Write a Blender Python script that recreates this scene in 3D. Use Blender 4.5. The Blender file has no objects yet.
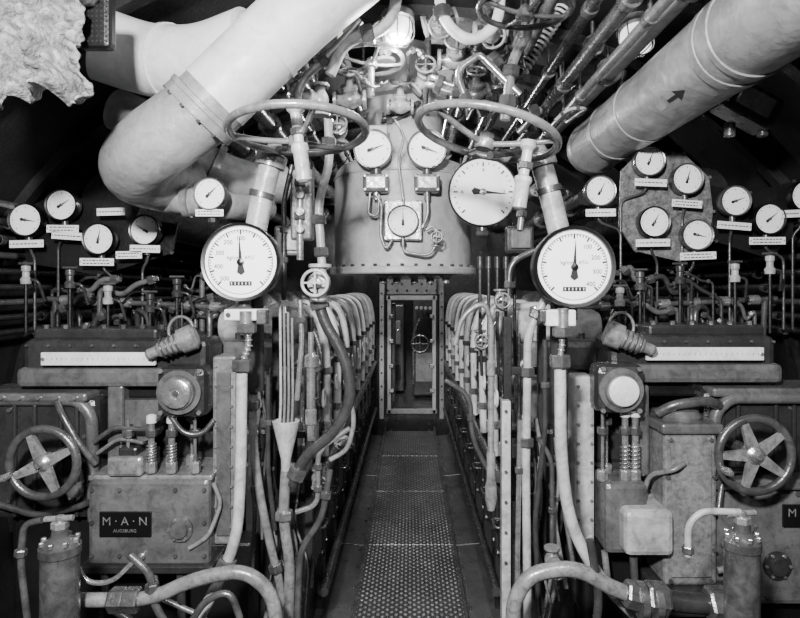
import bpy, bmesh, math, random
from mathutils import Vector as V, Matrix as Mx, Euler
random.seed(7)
scene = bpy.context.scene
EYE = 1.5

# ------------------------------------------------------------------ materials
def mat(name, c, rough=.5, metal=0., var=.25, scale=6., bump=.15, emit=0., fine=60., grime=.35):
    m = bpy.data.materials.new(name); m.use_nodes = True
    nt = m.node_tree; b = nt.nodes['Principled BSDF']; N = nt.nodes.new; L = nt.links.new
    b.inputs['Metallic'].default_value = metal
    tc = N('ShaderNodeTexCoord')
    n = N('ShaderNodeTexNoise'); n.inputs['Scale'].default_value = scale
    n.inputs['Detail'].default_value = 8; n.inputs['Roughness'].default_value = .65
    L(tc.outputs['Object'], n.inputs['Vector'])
    r = N('ShaderNodeValToRGB'); lo = c*(1-var); hi = min(1, c*(1+var*.6))
    r.color_ramp.elements[0].position = .32; r.color_ramp.elements[0].color = (lo, lo, lo, 1)
    r.color_ramp.elements[1].position = .68; r.color_ramp.elements[1].color = (hi, hi, hi, 1)
    L(n.outputs['Fac'], r.inputs['Fac'])
    col = r.outputs['Color']
    if grime:
        g = N('ShaderNodeTexNoise'); g.inputs['Scale'].default_value = scale*3.7; g.inputs['Detail'].default_value = 10
        g.inputs['Roughness'].default_value = .75; g.inputs['Distortion'].default_value = .6
        L(tc.outputs['Object'], g.inputs['Vector'])
        gr = N('ShaderNodeValToRGB'); k = 1-grime
        gr.color_ramp.elements[0].position = .36; gr.color_ramp.elements[0].color = (k, k, k, 1)
        gr.color_ramp.elements[1].position = .56; gr.color_ramp.elements[1].color = (1, 1, 1, 1)
        L(g.outputs['Fac'], gr.inputs['Fac'])
        mx = N('ShaderNodeMix'); mx.data_type = 'RGBA'; mx.blend_type = 'MULTIPLY'; mx.inputs[0].default_value = 1
        L(col, mx.inputs[6]); L(gr.outputs['Color'], mx.inputs[7]); col = mx.outputs[2]
        rr = N('ShaderNodeMapRange'); rr.inputs[1].default_value = .3; rr.inputs[2].default_value = .7
        rr.inputs[3].default_value = min(1, rough+.15); rr.inputs[4].default_value = max(.05, rough-.1)
        L(g.outputs['Fac'], rr.inputs[0]); L(rr.outputs[0], b.inputs['Roughness'])
    else: b.inputs['Roughness'].default_value = rough
    L(col, b.inputs['Base Color'])
    if bump:
        n2 = N('ShaderNodeTexNoise'); n2.inputs['Scale'].default_value = fine; n2.inputs['Detail'].default_value = 4
        L(tc.outputs['Object'], n2.inputs['Vector'])
        bp = N('ShaderNodeBump'); bp.inputs['Strength'].default_value = bump; bp.inputs['Distance'].default_value = .01
        L(n2.outputs['Fac'], bp.inputs['Height']); L(bp.outputs['Normal'], b.inputs['Normal'])
    if emit:
        b.inputs['Emission Color'].default_value = (1, 1, 1, 1); b.inputs['Emission Strength'].default_value = emit
    return m

LIGHT = mat('light_grey_enamel', .43, .3, 0, .3, grime=.45)
CREAM = mat('white_enamel', .74, .34, 0, .15, grime=.25)
MID = mat('mid_grey_paint', .125, .27, .1, .4, 5, grime=.5)
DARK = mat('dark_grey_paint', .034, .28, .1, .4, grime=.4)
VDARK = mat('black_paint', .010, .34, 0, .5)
BLACK = mat('black_lacquer', .006, .3, 0, .2, bump=0, grime=0)
STEEL = mat('bright_steel', .62, .22, .8, .35, 14, grime=.5)
GUN = mat('oily_steel', .17, .25, .6, .45, 9, grime=.5)
PIPE = mat('pipe_metal', .29, .26, .3, .35, 12, grime=.55)
DPIPE = mat('dark_pipe_metal', .06, .26, .3, .4, 10, grime=.4)
DIAL = mat('dial_white', .9, .6, 0, .03, 3, 0, grime=0)
INK = mat('ink_black', .006, .7, 0, 0, 3, 0, grime=0)
LABEL = mat('label_ivory', .82, .6, 0, .1, 20, 0, grime=.1)
CLOTH = mat('lagging_cloth', .34, .95, 0, .5, 12, .7, fine=80, grime=.65)
LAG = mat('painted_lagging', .30, .42, 0, .28, 4, .4, fine=25, grime=.35)
TRUNKP = mat('trunk_paint', .42, .42, 0, .2, 3, .3, fine=25, grime=.25)
WLAG = mat('white_painted_lagging', .72, .42, 0, .16, 3, .35, fine=22, grime=.18)
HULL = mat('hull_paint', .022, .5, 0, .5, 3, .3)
FLOORP = mat('smooth_floor_plate', .10, .3, .3, .35, 5, .1)
LAMPG = mat('lamp_glass', .9, .3, 0, 0, 3, 0, emit=2.2, grime=0)
BOARD = mat('mottled_board', .2, .5, .1, .7, 26, grime=.7)

def checker_mat():
    m = mat('checker_plate_steel', .10, .3, .5, .4, 4, 0)
    nt = m.node_tree; b = nt.nodes['Principled BSDF']; N = nt.nodes.new; L = nt.links.new
    tc = N('ShaderNodeTexCoord')
    mp = N('ShaderNodeMapping'); mp.inputs['Rotation'].default_value = (0, 0, math.pi/4)
    mp.inputs['Scale'].default_value = (34, 34, .01)
    ck = N('ShaderNodeTexVoronoi'); ck.inputs['Scale'].default_value = 1.0; ck.inputs['Randomness'].default_value = 0.0
    L(tc.outputs['Object'], mp.inputs[0]); L(mp.outputs[0], ck.inputs['Vector'])
    rp = N('ShaderNodeValToRGB'); rp.color_ramp.elements[0].position = .24; rp.color_ramp.elements[0].color = (1, 1, 1, 1)
    rp.color_ramp.elements[1].position = .40; rp.color_ramp.elements[1].color = (0, 0, 0, 1)
    L(ck.outputs['Distance'], rp.inputs['Fac'])
    bp = N('ShaderNodeBump'); bp.inputs['Strength'].default_value = 1; bp.inputs['Distance'].default_value = .01
    L(rp.outputs['Color'], bp.inputs['Height']); L(bp.outputs[0], b.inputs['Normal'])
    src = b.inputs['Base Color'].links[0].from_socket
    wr = N('ShaderNodeTexNoise'); wr.inputs['Scale'].default_value = 9; L(tc.outputs['Object'], wr.inputs['Vector'])
    mu = N('ShaderNodeMath'); mu.operation = 'MULTIPLY'; L(rp.outputs['Color'], mu.inputs[0]); L(wr.outputs['Fac'], mu.inputs[1])
    mx = N('ShaderNodeMix'); mx.data_type = 'RGBA'; mx.inputs[7].default_value = (.62, .62, .62, 1)
    L(mu.outputs[0], mx.inputs[0]); L(src, mx.inputs[6]); L(mx.outputs[2], b.inputs['Base Color'])
    return m
CHECK = checker_mat()

# ------------------------------------------------------------------ mesh builder
_text = {}
def text_mesh(s):
    if s in _text: return _text[s]
    cu = bpy.data.curves.new('t', 'FONT'); cu.body = s; cu.size = 1; cu.align_x = 'CENTER'; cu.align_y = 'CENTER'
    cu.resolution_u = 3
    o = bpy.data.objects.new('t', cu); scene.collection.objects.link(o)
    bpy.context.view_layer.update()
    me = o.evaluated_get(bpy.context.evaluated_depsgraph_get()).to_mesh()
    r = ([v.co.copy() for v in me.vertices], [list(p.vertices) for p in me.polygons])
    bpy.data.objects.remove(o); bpy.data.curves.remove(cu)
    _text[s] = r; return r

def basis(a):
    a = V(a).normalized()
    t = V((0, 0, 1)) if abs(a.z) < .9 else V((1, 0, 0))
    x = t.cross(a).normalized(); y = a.cross(x)
    return x, y, a

class B:
    def __init__(s, name):
        s.name = name; s.v = []; s.f = []; s.m = []; s.sm = []; s.mats = []; s.X = Mx.Identity(4)
    def mi(s, m):
        if m not in s.mats: s.mats.append(m)
        return s.mats.index(m)
    def add(s, vs, fs, m, smooth=False):
        k = len(s.v); i = s.mi(m)
        s.v += [s.X @ V(p) for p in vs]
        for f in fs: s.f.append([a+k for a in f]); s.m.append(i); s.sm.append(smooth)
    def box(s, c, size, m, bev=.006, rot=None):
        bm = bmesh.new(); bmesh.ops.create_cube(bm, size=1)
        for v in bm.verts: v.co = V((v.co.x*size[0], v.co.y*size[1], v.co.z*size[2]))
        bev = min(bev, min(size)*.3)
        if bev > 0: bmesh.ops.bevel(bm, geom=bm.edges[:], offset=bev, segments=2, affect='EDGES', profile=.5)
        R = Euler(rot).to_matrix() if rot else Mx.Identity(3)
        bm.verts.index_update()
        s.add([R @ v.co + V(c) for v in bm.verts], [[v.index for v in f.verts] for f in bm.faces], m)
        bm.free()
    def lathe(s, o, axis, prof, m, seg=20, smooth=True):
        x, y, a = basis(axis); o = V(o)
        n = len(prof)
        chunks = []; cur = [prof[0]]
        for i in range(1, n):
            cur.append(prof[i])
            if i < n-1:
                d1 = V((prof[i][0]-prof[i-1][0], prof[i][1]-prof[i-1][1])); d2 = V((prof[i+1][0]-prof[i][0], prof[i+1][1]-prof[i][1]))
                if d1.length > 1e-7 and d2.length > 1e-7 and d1.angle(d2) > .6:
                    chunks.append(cur); cur = [prof[i]]
        chunks.append(cur)
        for ch in chunks:
            vs = []; fs = []
            for r, h in ch:
                for k in range(seg):
                    t = 2*math.pi*k/seg
                    vs.append(o + a*h + x*(max(r, 1e-5)*math.cos(t)) + y*(max(r, 1e-5)*math.sin(t)))
            for i in range(len(ch)-1):
                for k in range(seg):
                    k2 = (k+1) % seg
                    fs.append([i*seg+k, i*seg+k2, (i+1)*seg+k2, (i+1)*seg+k])
            s.add(vs, fs, m, smooth)
    def cyl(s, o, axis, r, h, m, seg=18, bev=None):
        b = bev if bev is not None else min(r, h)*.12
        s.lathe(o, axis, [(0, 0), (r-b, 0), (r, b), (r, h-b), (r-b, h), (0, h)], m, seg)
    def nut(s, o, axis, r, h, m):
        a = V(axis).normalized()
        s.lathe(V(o)-a*h*.5, axis, [(0, 0), (r*.9, 0), (r, h*.12), (r, h*.88), (r*.9, h), (0, h)], m, 6, False)
    def tube(s, pts, r, m, seg=12, bend=None, closed=False):
        pts = [V(p) for p in pts]
        if bend is None: bend = r*5
        if closed: P = pts
        else:
            P = [pts[0]]
            for i in range(1, len(pts)-1):
                a, b, c = pts[i-1], pts[i], pts[i+1]
                d = min(bend, (a-b).length*.49, (c-b).length*.49)
                p0 = b+(a-b).normalized()*d; p2 = b+(c-b).normalized()*d
                for k in range(7):
                    t = k/6; P.append(p0*(1-t)**2+b*2*t*(1-t)+p2*t*t)
            P.append(pts[-1])
        n = len(P)
        T = []
        for i in range(n):
            if closed: T.append((P[(i+1) % n]-P[i-1]).normalized())
            else: T.append((P[min(i+1, n-1)]-P[max(i-1, 0)]).normalized())
        x, y, _ = basis(T[0]); vs = []
        for i in range(n):
            if i:
                q = T[i-1].rotation_difference(T[i]); x = q @ x
            x = (x-T[i]*x.dot(T[i])).normalized(); y = T[i].cross(x)
            for k in range(seg):
                t = 2*math.pi*k/seg; vs.append(P[i]+x*r*math.cos(t)+y*r*math.sin(t))
        fs = []
        for i in range(n if closed else n-1):
            j = (i+1) % n
            for k in range(seg):
                k2 = (k+1) % seg; fs.append([i*seg+k, i*seg+k2, j*seg+k2, j*seg+k])
        s.add(vs, fs, m, True)
        if not closed:
            s.add(vs[:seg], [list(range(seg))[::-1]], m); s.add(vs[-seg:], [list(range(seg))], m)
    def torus(s, c, axis, R, r, m, seg=40, rs=10):
        x, y, a = basis(axis); c = V(c)
        s.tube([c+x*R*math.cos(2*math.pi*k/seg)+y*R*math.sin(2*math.pi*k/seg) for k in range(seg)], r, m, rs, closed=True)
    def plate(s, poly, y0, y1, m):
        n = len(poly)
        vs = [(p[0], y0, p[1]) for p in poly]+[(p[0], y1, p[1]) for p in poly]
        fs = [list(range(n)), list(range(n, 2*n))[::-1]]+[[i, i+n, (i+1) % n+n, (i+1) % n] for i in range(n)]
        s.add(vs, fs, m)
    def text(s, t, size, c, m):
        vs, fs = text_mesh(t)
        s.add([(c[0]+p.x*size, c[1], c[2]+p.y*size) for p in vs], fs, m)
    def spring(s, p, q, R, r, m, turns=12):
        p = V(p); q = V(q); d = q-p; x, y, a = basis(d); n = turns*12
        s.tube([p+d*(i/n)+x*R*math.cos(i*math.pi/6)+y*R*math.sin(i*math.pi/6) for i in range(n+1)], r, m, 6, .0005)
    def done(s, parent=None):
        if not s.v: return None
        lo = V([min(p[i] for p in s.v) for i in range(3)]); hi = V([max(p[i] for p in s.v) for i in range(3)])
        c = (lo+hi)/2
        me = bpy.data.meshes.new(s.name); me.from_pydata([p-c for p in s.v], [], s.f)
        for m in s.mats: me.materials.append(m)
        me.polygons.foreach_set('material_index', s.m); me.polygons.foreach_set('use_smooth', s.sm)
        me.update()
        bm = bmesh.new(); bm.from_mesh(me); bmesh.ops.recalc_face_normals(bm, faces=bm.faces); bm.to_mesh(me); bm.free()
        o = bpy.data.objects.new(s.name, me); o.location = c; scene.collection.objects.link(o)
        if parent: o.parent = parent
        return o

class Station:
    """orthographic cross-section drawing of the compartment at distance y, real scale s metres per grid unit"""
    def __init__(s, y): s.y = y; s.s = y/600
    def __call__(s, gx, gy, dy=0): return V(((gx-410)*s.s, s.y+dy, EYE+(285-gy)*s.s))

def rot_to(c, yaw=0, pitch=0, roll=0):
    return Mx.Translation(c) @ Mx.Rotation(yaw, 4, 'Z') @ Mx.Rotation(pitch, 4, 'X') @ Mx.Rotation(roll, 4, 'Y')

# ------------------------------------------------------------------ generic fittings
def pipe(name, pts, r, m=PIPE, bend=None, nuts=(), nm=None, seg=12):
    b = B(name); b.tube(pts, r, m, seg, bend)
    pts = [V(p) for p in pts]
    for i, t in nuts:
        p = pts[i].lerp(pts[i+1], t); b.nut(p, pts[i+1]-pts[i], r*1.75, r*2.2, nm or GUN)
    return b.done()

def gauge(c, r, ang=0, digits=None, bezel=BLACK, name='pressure_gauge', yaw=0, pitch=0, thick=.06, big=False, rim=1.12):
    b = B(name); b.X = rot_to(V(c), yaw, pitch)
    F = (0, -1, 0)
    R = r*rim
    b.lathe((0, thick, 0), F, [(0, 0), (R*.9, 0), (R*.95, .006), (R*.95, thick*.8), (R, thick*.82), (R, thick+.010), (R*.985, thick+.014), (r*1.02, thick+.012), (r, thick+.004)], bezel, 40)
    b.lathe((0, 0, 0), F, [(r*1.01, .003), (0, .0031)], DIAL, 40, False)
    n = 50 if big else 24
    for i in range(n+1):
        t = math.radians(-135+270*i/n)
        maj = i % 5 == 0 if big else i % 4 == 0
        L = r*(.13 if maj else .07); w = r*(.022 if maj else .012)
        ro = r*.9
        cs, sn = math.cos(t), math.sin(t)
        def P(rad, off): return (sn*rad+cs*off, -.0045, cs*rad-sn*off)
        b.add([P(ro, -w), P(ro, w), P(ro-L, w), P(ro-L, -w)], [[0, 1, 2, 3]], INK)
    if big:
        b.torus((0, -.0042, 0), F, r*.9, r*.008, INK, 48, 4)
    if digits:
        for i, d in enumerate(digits):
            if not d: continue
            t = math.radians(-135+270*i/(len(digits)-1))
            b.text(d, r*.17, (math.sin(t)*r*.63, -.005, math.cos(t)*r*.66), INK)
    if big:
        b.text('kg/cm²', r*.15, (-r*.18, -.005, r*.12), INK)
        b.text('ATÜ', r*.13, (r*.24, -.005, r*.12), INK)
        b.box((0, -.004, -r*.60), (r*.62, .002, r*.12), INK, 0)
        for k in range(6): b.box((-r*.25+k*r*.1, -.0055, -r*.6), (r*.02, .001, r*.07), DIAL, 0)
    t = math.radians(ang); cs, sn = math.cos(t), math.sin(t)
    def Q(rad, off): return (sn*rad+cs*off, -.008, cs*rad-sn*off)
    b.add([Q(r*.78, 0), Q(0, r*.05), Q(-r*.28, r*.11), Q(-r*.36, 0), Q(-r*.28, -r*.11), Q(0, -r*.05)], [[0, 1, 2, 3, 4, 5]], INK)
    b.lathe((0, -.004, 0), F, [(r*.1, 0), (r*.1, .006), (0, .008)], GUN if not big else BLACK, 14)
    b.cyl((0, thick*.5, -R*.93), (0, 0, -1), r*.14+.004, .03, GUN, 10)
    b.nut((0, thick*.5, -R*.93-.035), (0, 0, 1), r*.16+.006, .02, GUN)
    return b.done()

def label(c, w, h, yaw=0, rows=1, roll=0):
    b = B('label_plate'); b.X = rot_to(V(c), yaw, 0, roll)
    b.box((0, 0, 0), (w, .004, h), LABEL, .001)
    for j in range(rows):
        zz = 0 if rows == 1 else (h*.2 if j == 0 else -h*.2)
        x = -w*.4
        while x < w*.34:
            l = w*random.uniform(.04, .1)
            b.box((x+l/2, -.003, zz), (l, .001, h*.13), INK, 0); x += l+w*.03
    for sx in (-1, 1): b.cyl((sx*w*.46, -.002, 0), (0, -1, 0), h*.08, .002, GUN, 6)
    return b.done()

def wheel(c, axis, R, r, m=PIPE, spokes=3, name='valve_handwheel', dish=.0, phase=0., hub=.2, stem=None, sr=None, stem_m=None):
    b = B(name); x, y, a = basis(axis); c = V(c)
    b.torus(c, axis, R, r, m, 48, 10)
    for k in range(spokes):
        t = phase+2*math.pi*k/spokes; d = x*math.cos(t)+y*math.sin(t)
        b.tube([c+d*R, c+d*R*.55-a*dish*.7, c+d*R*.1-a*dish], r*.75, m, 8, R*.3)
    b.lathe(c-a*(dish+r*1.4), axis, [(0, 0), (R*hub*.9, 0), (R*hub, r*.4), (R*hub, r*2.2), (R*hub*.7, r*2.8), (0, r*2.8)], m, 20)
    b.nut(c-a*(dish-r*2.0), axis, R*.1+.003, r*1.3, GUN)
    if stem: b.cyl(c-a*dish, a*(1 if stem > 0 else -1), sr or r, abs(stem), stem_m or m, 14)
    return b.done()

def valve(c, axis, sc=1., up=(0, 0, 1), m=PIPE, wm=PIPE):
    b = B('globe_valve'); c = V(c); a = V(axis).normalized(); u = V(up).normalized()
    L = .07*sc
    b.lathe(c-a*L, a, [(0, 0), (.042*sc, 0), (.042*sc, .012*sc), (.022*sc, .014*sc), (.024*sc, .03*sc), (.036*sc, .05*sc), (.04*sc, .07*sc), (.036*sc, .09*sc), (.024*sc, .11*sc), (.022*sc, .126*sc), (.042*sc, .128*sc), (.042*sc, .14*sc), (0, .14*sc)], m, 18)
    b.lathe(c, u, [(.03*sc, 0), (.03*sc, .045*sc), (.038*sc, .046*sc), (.038*sc, .06*sc), (.02*sc, .063*sc), (.016*sc, .09*sc), (.006*sc, .092*sc), (.006*sc, .13*sc), (0, .13*sc)], m, 14)
    w = c+u*.12*sc; x, y, _ = basis(u)
    b.torus(w, u, .045*sc, .006*sc, wm, 24, 8)
    for k in range(4):
        d = x*math.cos(k*math.pi/2)+y*math.sin(k*math.pi/2); b.tube([w, w+d*.045*sc], .004*sc, wm, 6)
    for s_ in (-1, 1):
        for k in range(6):
            t = k*math.pi/3; px, py, _ = basis(a)
            p = c+a*s_*(L-.016*sc)+(px*math.cos(t)+py*math.sin(t))*.034*sc
            b.nut(p, a, .006*sc, .008*sc, GUN)
    return b.done()

# ------------------------------------------------------------------ ROOM SHELL
HC, HR = .5, 2.3
def hull():
    b = B('ceiling'); n = 48; ys = [-1.6+i*.5 for i in range(17)]
    vs = []; fs = []
    for y in ys:
        for k in range(n+1):
            t = math.radians(-115+230*k/n); vs.append((HR*math.sin(t), y, HC+HR*math.cos(t)))
    for i in range(len(ys)-1):
        for k in range(n): fs.append([i*(n+1)+k, i*(n+1)+k+1, (i+1)*(n+1)+k+1, (i+1)*(n+1)+k])
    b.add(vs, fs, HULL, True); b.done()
    for y in [i*.62+.3 for i in range(10)]:
        f = B('hull_frame_rib')
        P = []
        for k in range(n+1):
            t = math.radians(-100+200*k/n); P.append((math.sin(t), math.cos(t)))
        vs = []; fs = []
        for (sx, cz) in P:
            for (r_, dy) in ((HR-.001, -.006), (HR-.05, -.006), (HR-.05, -.03), (HR-.06, -.03), (HR-.06, .03), (HR-.05, .03), (HR-.05, .006), (HR-.001, .006)):
                vs.append((r_*sx, y+dy, HC+r_*cz))
        for k in range(n):
            for j in range(8):
                j2 = (j+1) % 8; fs.append([k*8+j, k*8+j2, (k+1)*8+j2, (k+1)*8+j])
        f.add(vs, fs, DARK, False); f.done()
hull()
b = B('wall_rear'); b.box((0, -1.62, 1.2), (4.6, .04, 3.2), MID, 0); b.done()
b = B('floor'); b.box((0, 2.4, -.42), (4.2, 8.0, .04), VDARK, 0); b.done()
b = B('checkered_catwalk')
for i in range(7):
    b.box((0, .3+i*.9, -.005), (.50, .885, .02), CHECK, .003)
for s_ in (-1, 1):
    b.box((s_*.255, 3.1, -.01), (.018, 6.4, .05), GUN, .004)
    b.box((s_*.2, 3.1, -.2), (.03, 6.4, .37), DARK, .004)
b.done()
for s_ in (-1, 1):
    b = B('floor_side_plate')
    for i in range(5): b.box((s_*.36, .3+i*1.29, -.03), (.185, 1.28, .015), FLOORP, .003, (0, s_*-.10, 0))
    for i in range(29):
        b.cyl((s_*.285, .1+i*.21, -.035), (0, 0, 1), .007, .018, GUN, 8)
    b.done()

# forward bulkhead with door
b = B('wall_bulkhead')
x0, x1, z0, z1 = -.20, .235, .19, 1.34
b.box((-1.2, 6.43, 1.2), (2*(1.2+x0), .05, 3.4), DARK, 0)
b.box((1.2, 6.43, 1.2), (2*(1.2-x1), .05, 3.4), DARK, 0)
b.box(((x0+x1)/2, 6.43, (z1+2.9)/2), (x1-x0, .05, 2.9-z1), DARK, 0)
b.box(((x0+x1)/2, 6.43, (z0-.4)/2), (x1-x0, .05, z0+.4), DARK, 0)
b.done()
b = B('door_1')
w = x1-x0; cx = (x0+x1)/2; cz = (z0+z1)/2
for s_ in (-1, 1):
    b.box((cx+s_*(w/2+.02), 6.36, cz), (.04, .08, z1-z0+.1), CREAM, .008)
    b.box((cx+s_*(w/2+.055), 6.38, cz+.06), (.025, .05, z1-z0+.3), VDARK, .004)
    b.box((cx+s_*(w/2+.10), 6.37, cz+.06), (.05, .05, z1-z0+.34), CREAM if s_ < 0 else LIGHT, .008)
    for k in range(9): b.cyl((cx+s_*(w/2+.10), 6.345, z0+.1+k*.14), (0, -1, 0), .01, .012, VDARK, 8)
    for k in range(4): b.box((cx+s_*(w/2-.005), 6.31, z0+.2+k*.26), (.05, .05, .04), STEEL, .006)
b.box((cx, 6.36, z1+.025), (w+.1, .08, .05), CREAM, .008)
b.box((cx, 6.36, z0-.025), (w+.1, .08, .05), LIGHT, .008)
b.box((cx, 6.38, z1+.14), (w+.24, .04, .16), LIGHT, .008)
for k in range(11):
    for j in range(2): b.cyl((cx-w/2-.04+k*.052, 6.362, z1+.10+j*.07), (0, -1, 0), .014, .006, LIGHT if (k+j) % 2 else VDARK, 8)
b.box((x0+.02, 6.62, cz), (.04, .30, z1-z0-.08), MID, .01)
b.tube([(x0+.06, 6.55, 1.0), (x0+.09, 6.55, 1.0), (x0+.09, 6.7, 1.0), (x0+.06, 6.7, 1.0)], .01, STEEL)
b.done()
b = B('wall_far_compartment')
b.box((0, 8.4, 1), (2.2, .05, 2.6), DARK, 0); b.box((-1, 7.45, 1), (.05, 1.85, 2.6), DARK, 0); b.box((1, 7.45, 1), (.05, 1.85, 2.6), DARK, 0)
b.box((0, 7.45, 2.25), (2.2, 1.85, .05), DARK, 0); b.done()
b = B('floor_far_compartment'); b.box((0, 7.45, .1), (1.9, 1.85, .04), CHECK, 0); b.done()
b = B('motor_switch_cabinet')
b.box((.2, 7.5, .75), (.32, .4, 1.2), MID, .02); b.box((.18, 7.29, .95), (.2, .02, .3), DARK, .01)
b.box((.18, 7.29, .5), (.22, .02, .35), LIGHT, .01)
for k in range(4): b.cyl((.08+k*.055, 7.28, 1.22), (0, -1, 0), .02, .03, CREAM, 12)
b.tube([(.04, 7.25, .3), (.04, 7.2, .9), (.12, 7.2, 1.1)], .02, STEEL)
b.done()
wheel((.12, 7.15, .8), (0, -1, 0), .1, .012, STEEL, 4)
b = B('storage_locker'); b.box((-.3, 7.8, .7), (.45, .4, 1.1), MID, .02)
b.box((-.22, 7.58, .9), (.2, .02, .3), LIGHT, .01); b.box((-.2, 7.58, .4), (.16, .02, .2), DARK, .01); b.cyl((-.2, 7.57, .7), (0, -1, 0), .015, .03, STEEL, 8); b.done()

# ------------------------------------------------------------------ ENGINES
def engine(sx):
    root = bpy.data.objects.new('diesel_engine', None); scene.collection.objects.link(root)
    root.location = (sx*1.0, 4.2, .6)
    def D(b):
        o = b.done()
        o.parent = root; o.location = o.location-root.location
        return o
    X = lambda x: sx*x
    b = B('crankcase')
    b.box((X(1.0), 4.33, .3), (1.12, 3.9, 1.0), DARK, .02)
    b.box((X(.98), 4.33, .86), (1.06, 3.9, .14), DARK, .02)
    b.box((X(.47), 4.33, -.1), (.16, 3.9, .12), DARK, .02)
    for i in range(9):
        y = 2.62+i*.42
        b.box((X(.435), y, .42), (.03, .33, .36), MID, .02)
        b.box((X(.415), y, .42), (.03, .22, .24), DARK, .02)
        for a in (-1, 1):
            for c in (-1, 0, 1):
                b.nut((X(.415), y+a*.14, .42+c*.15), (1, 0, 0), .011, .03, GUN)
        b.tube([(X(.4), y-.05, .46), (X(.365), y-.05, .46), (X(.365), y+.05, .46), (X(.4), y+.05, .46)], .006, GUN, 8)
        b.box((X(.43), y+.21, .4), (.06, .04, .85), DARK, .01)
    D(b)
    b = B('cylinder_bank')
    for i in range(9):
        y = 2.62+i*.42
        b.lathe((X(.62), y, .9), (0, 0, 1), [(.17, 0), (.17, .03), (.145, .04), (.145, .2), (.165, .22), (.165, .25), (0, .25)], MID, 24)
        b.box((X(.66), y, 1.21), (.36, .34, .13), MID, .03)
        b.lathe((X(.45), y, 1.32), (X(1), 0, 0), [(0, 0), (.05, 0), (.072, .02), (.075, .1), (.075, .34), (.06, .37), (0, .38)], LIGHT, 18)
        for dy in (-.13, .13):
            b.lathe((X(.52), y+dy, 1.27), (0, 0, 1), [(.03, 0), (.03, .06), (.018, .065), (.018, .11), (.026, .115), (.022, .14), (0, .145)], STEEL, 12)
        for dy in (-.09, -.05): b.tube([(X(.455), y+dy, .9), (X(.455), y+dy, 1.3)], .009, STEEL, 8)
        b.tube([(X(.38), y+.06, .74), (X(.37), y+.06, 1.2), (X(.42), y+.06, 1.40), (X(.62), y+.06, 1.41), (X(.7), y+.06, 1.3)], .019, CREAM if i % 3 else LIGHT, 10, .12)
        b.tube([(X(.40), y+.12, .9), (X(.39), y+.12, 1.15), (X(.45), y+.12, 1.33), (X(.6), y+.12, 1.34)], .012, STEEL, 8, .1)
        b.nut((X(.378), y+.06, .88), (0, 0, 1), .032, .035, STEEL)
        b.nut((X(.372), y+.06, 1.12), (0, 0, 1), .030, .03, GUN)
        b.lathe((X(.42), y-.08, .78), (0, 0, 1), [(.045, 0), (.045, .05), (.035, .055), (.035, .13), (.022, .14), (.022, .19), (0, .19)], LIGHT, 14)
        b.tube([(X(.42), y-.08, .96), (X(.42), y-.08, 1.08), (X(.5), y-.05, 1.2)], .007, CREAM, 8)
        b.torus((X(.365), y-.08, 1.02), (1, 0, 0), .035, .006, CREAM, 20, 6)
        b.tube([(X(.365), y-.08, 1.02), (X(.44), y-.08, 1.02)], .008, STEEL, 8)
        for k in range(6):
            t = k*math.pi/3; b.nut((X(.66)+.12*math.cos(t), y+.12*math.sin(t), 1.285), (0, 0, 1), .014, .03, GUN)
    D(b)
    b = B('manifold_pipes')
    b.tube([(X(.37), 2.5, .7), (X(.37), 6.2, .7)], .026, GUN, 12)
    b.tube([(X(.40), 2.5, 1.13), (X(.40), 6.2, 1.13)], .013, STEEL, 10)
    b.tube([(X(.36), 2.5, .22), (X(.36), 6.2, .22)], .02, DPIPE, 10)
    b.tube([(X(.385), 2.5, .62), (X(.385), 6.2, .62)], .012, GUN, 8)
    b.tube([(X(1.05), 2.7, 1.30), (X(1.05), 6.2, 1.30)], .12, DARK, 20)
    b.tube([(X(1.35), 2.7, 1.2), (X(1.35), 6.2, 1.2)], .09, DARK, 16)
    for i in range(9):
        y = 2.62+i*.42
        b.tube([(X(.8), y, 1.22), (X(.93), y, 1.25), (X(1.0), y, 1.3)], .05, DARK, 12)
        if i < 8: b.lathe((X(1.05), y+.3, 1.30), (0, 1, 0), [(.12, -.025), (.15, -.025), (.15, .025), (.12, .025)], GUN, 20)
    for k in range(16):
        x = random.uniform(.7, 1.45); y = random.uniform(2.5, 3.4)
        b.tube([(X(x), y, 1.0), (X(x), y, 1.36+random.uniform(0, .06)), (X(x+.1), y+.1, 1.40), (X(x+.12), y+.2, 1.1)], .012, random.choice([GUN, VDARK, DPIPE]), 8, .05)
    D(b)
    return root
engL = engine(-1); engR = engine(1)

# engine front ends  (station 2.2)
F = Station(2.2)
def pbox(b, st, xa, ya, xb, yb, y0, y1, m, bev=.008):
    p = st(xa, ya); q = st(xb, yb)
    b.box(((p.x+q.x)/2, (y0+y1)/2, (p.z+q.z)/2), (abs(q.x-p.x), abs(y1-y0), abs(p.z-q.z)), m, bev)
def bolts(b, st, pts, y, r=.008, m=GUN):
    for gx, gy in pts:
        p = st(gx, gy); b.nut((p.x, y-.004, p.z), (0, 1, 0), r, .012, m)
def disc_cover(b, st, gx, gy, y, R, m=MID, n=6):
    c = st(gx, gy)
    b.lathe((c.x, y, c.z), (0, -1, 0), [(0, 0), (R, 0), (R, .010), (R*.7, .013), (R*.62, .024), (0, .026)], m, 28)
    for k in range(n):
        t = 2*math.pi*k/n; b.nut((c.x+R*.85*math.cos(t), y-.012, c.z+R*.85*math.sin(t)), (0, 1, 0), .006, .01, STEEL)
def ftube(b, st, pts, r, m, bend=.03):
    b.tube([st(*p) for p in pts], r, m, 10, bend)
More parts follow.
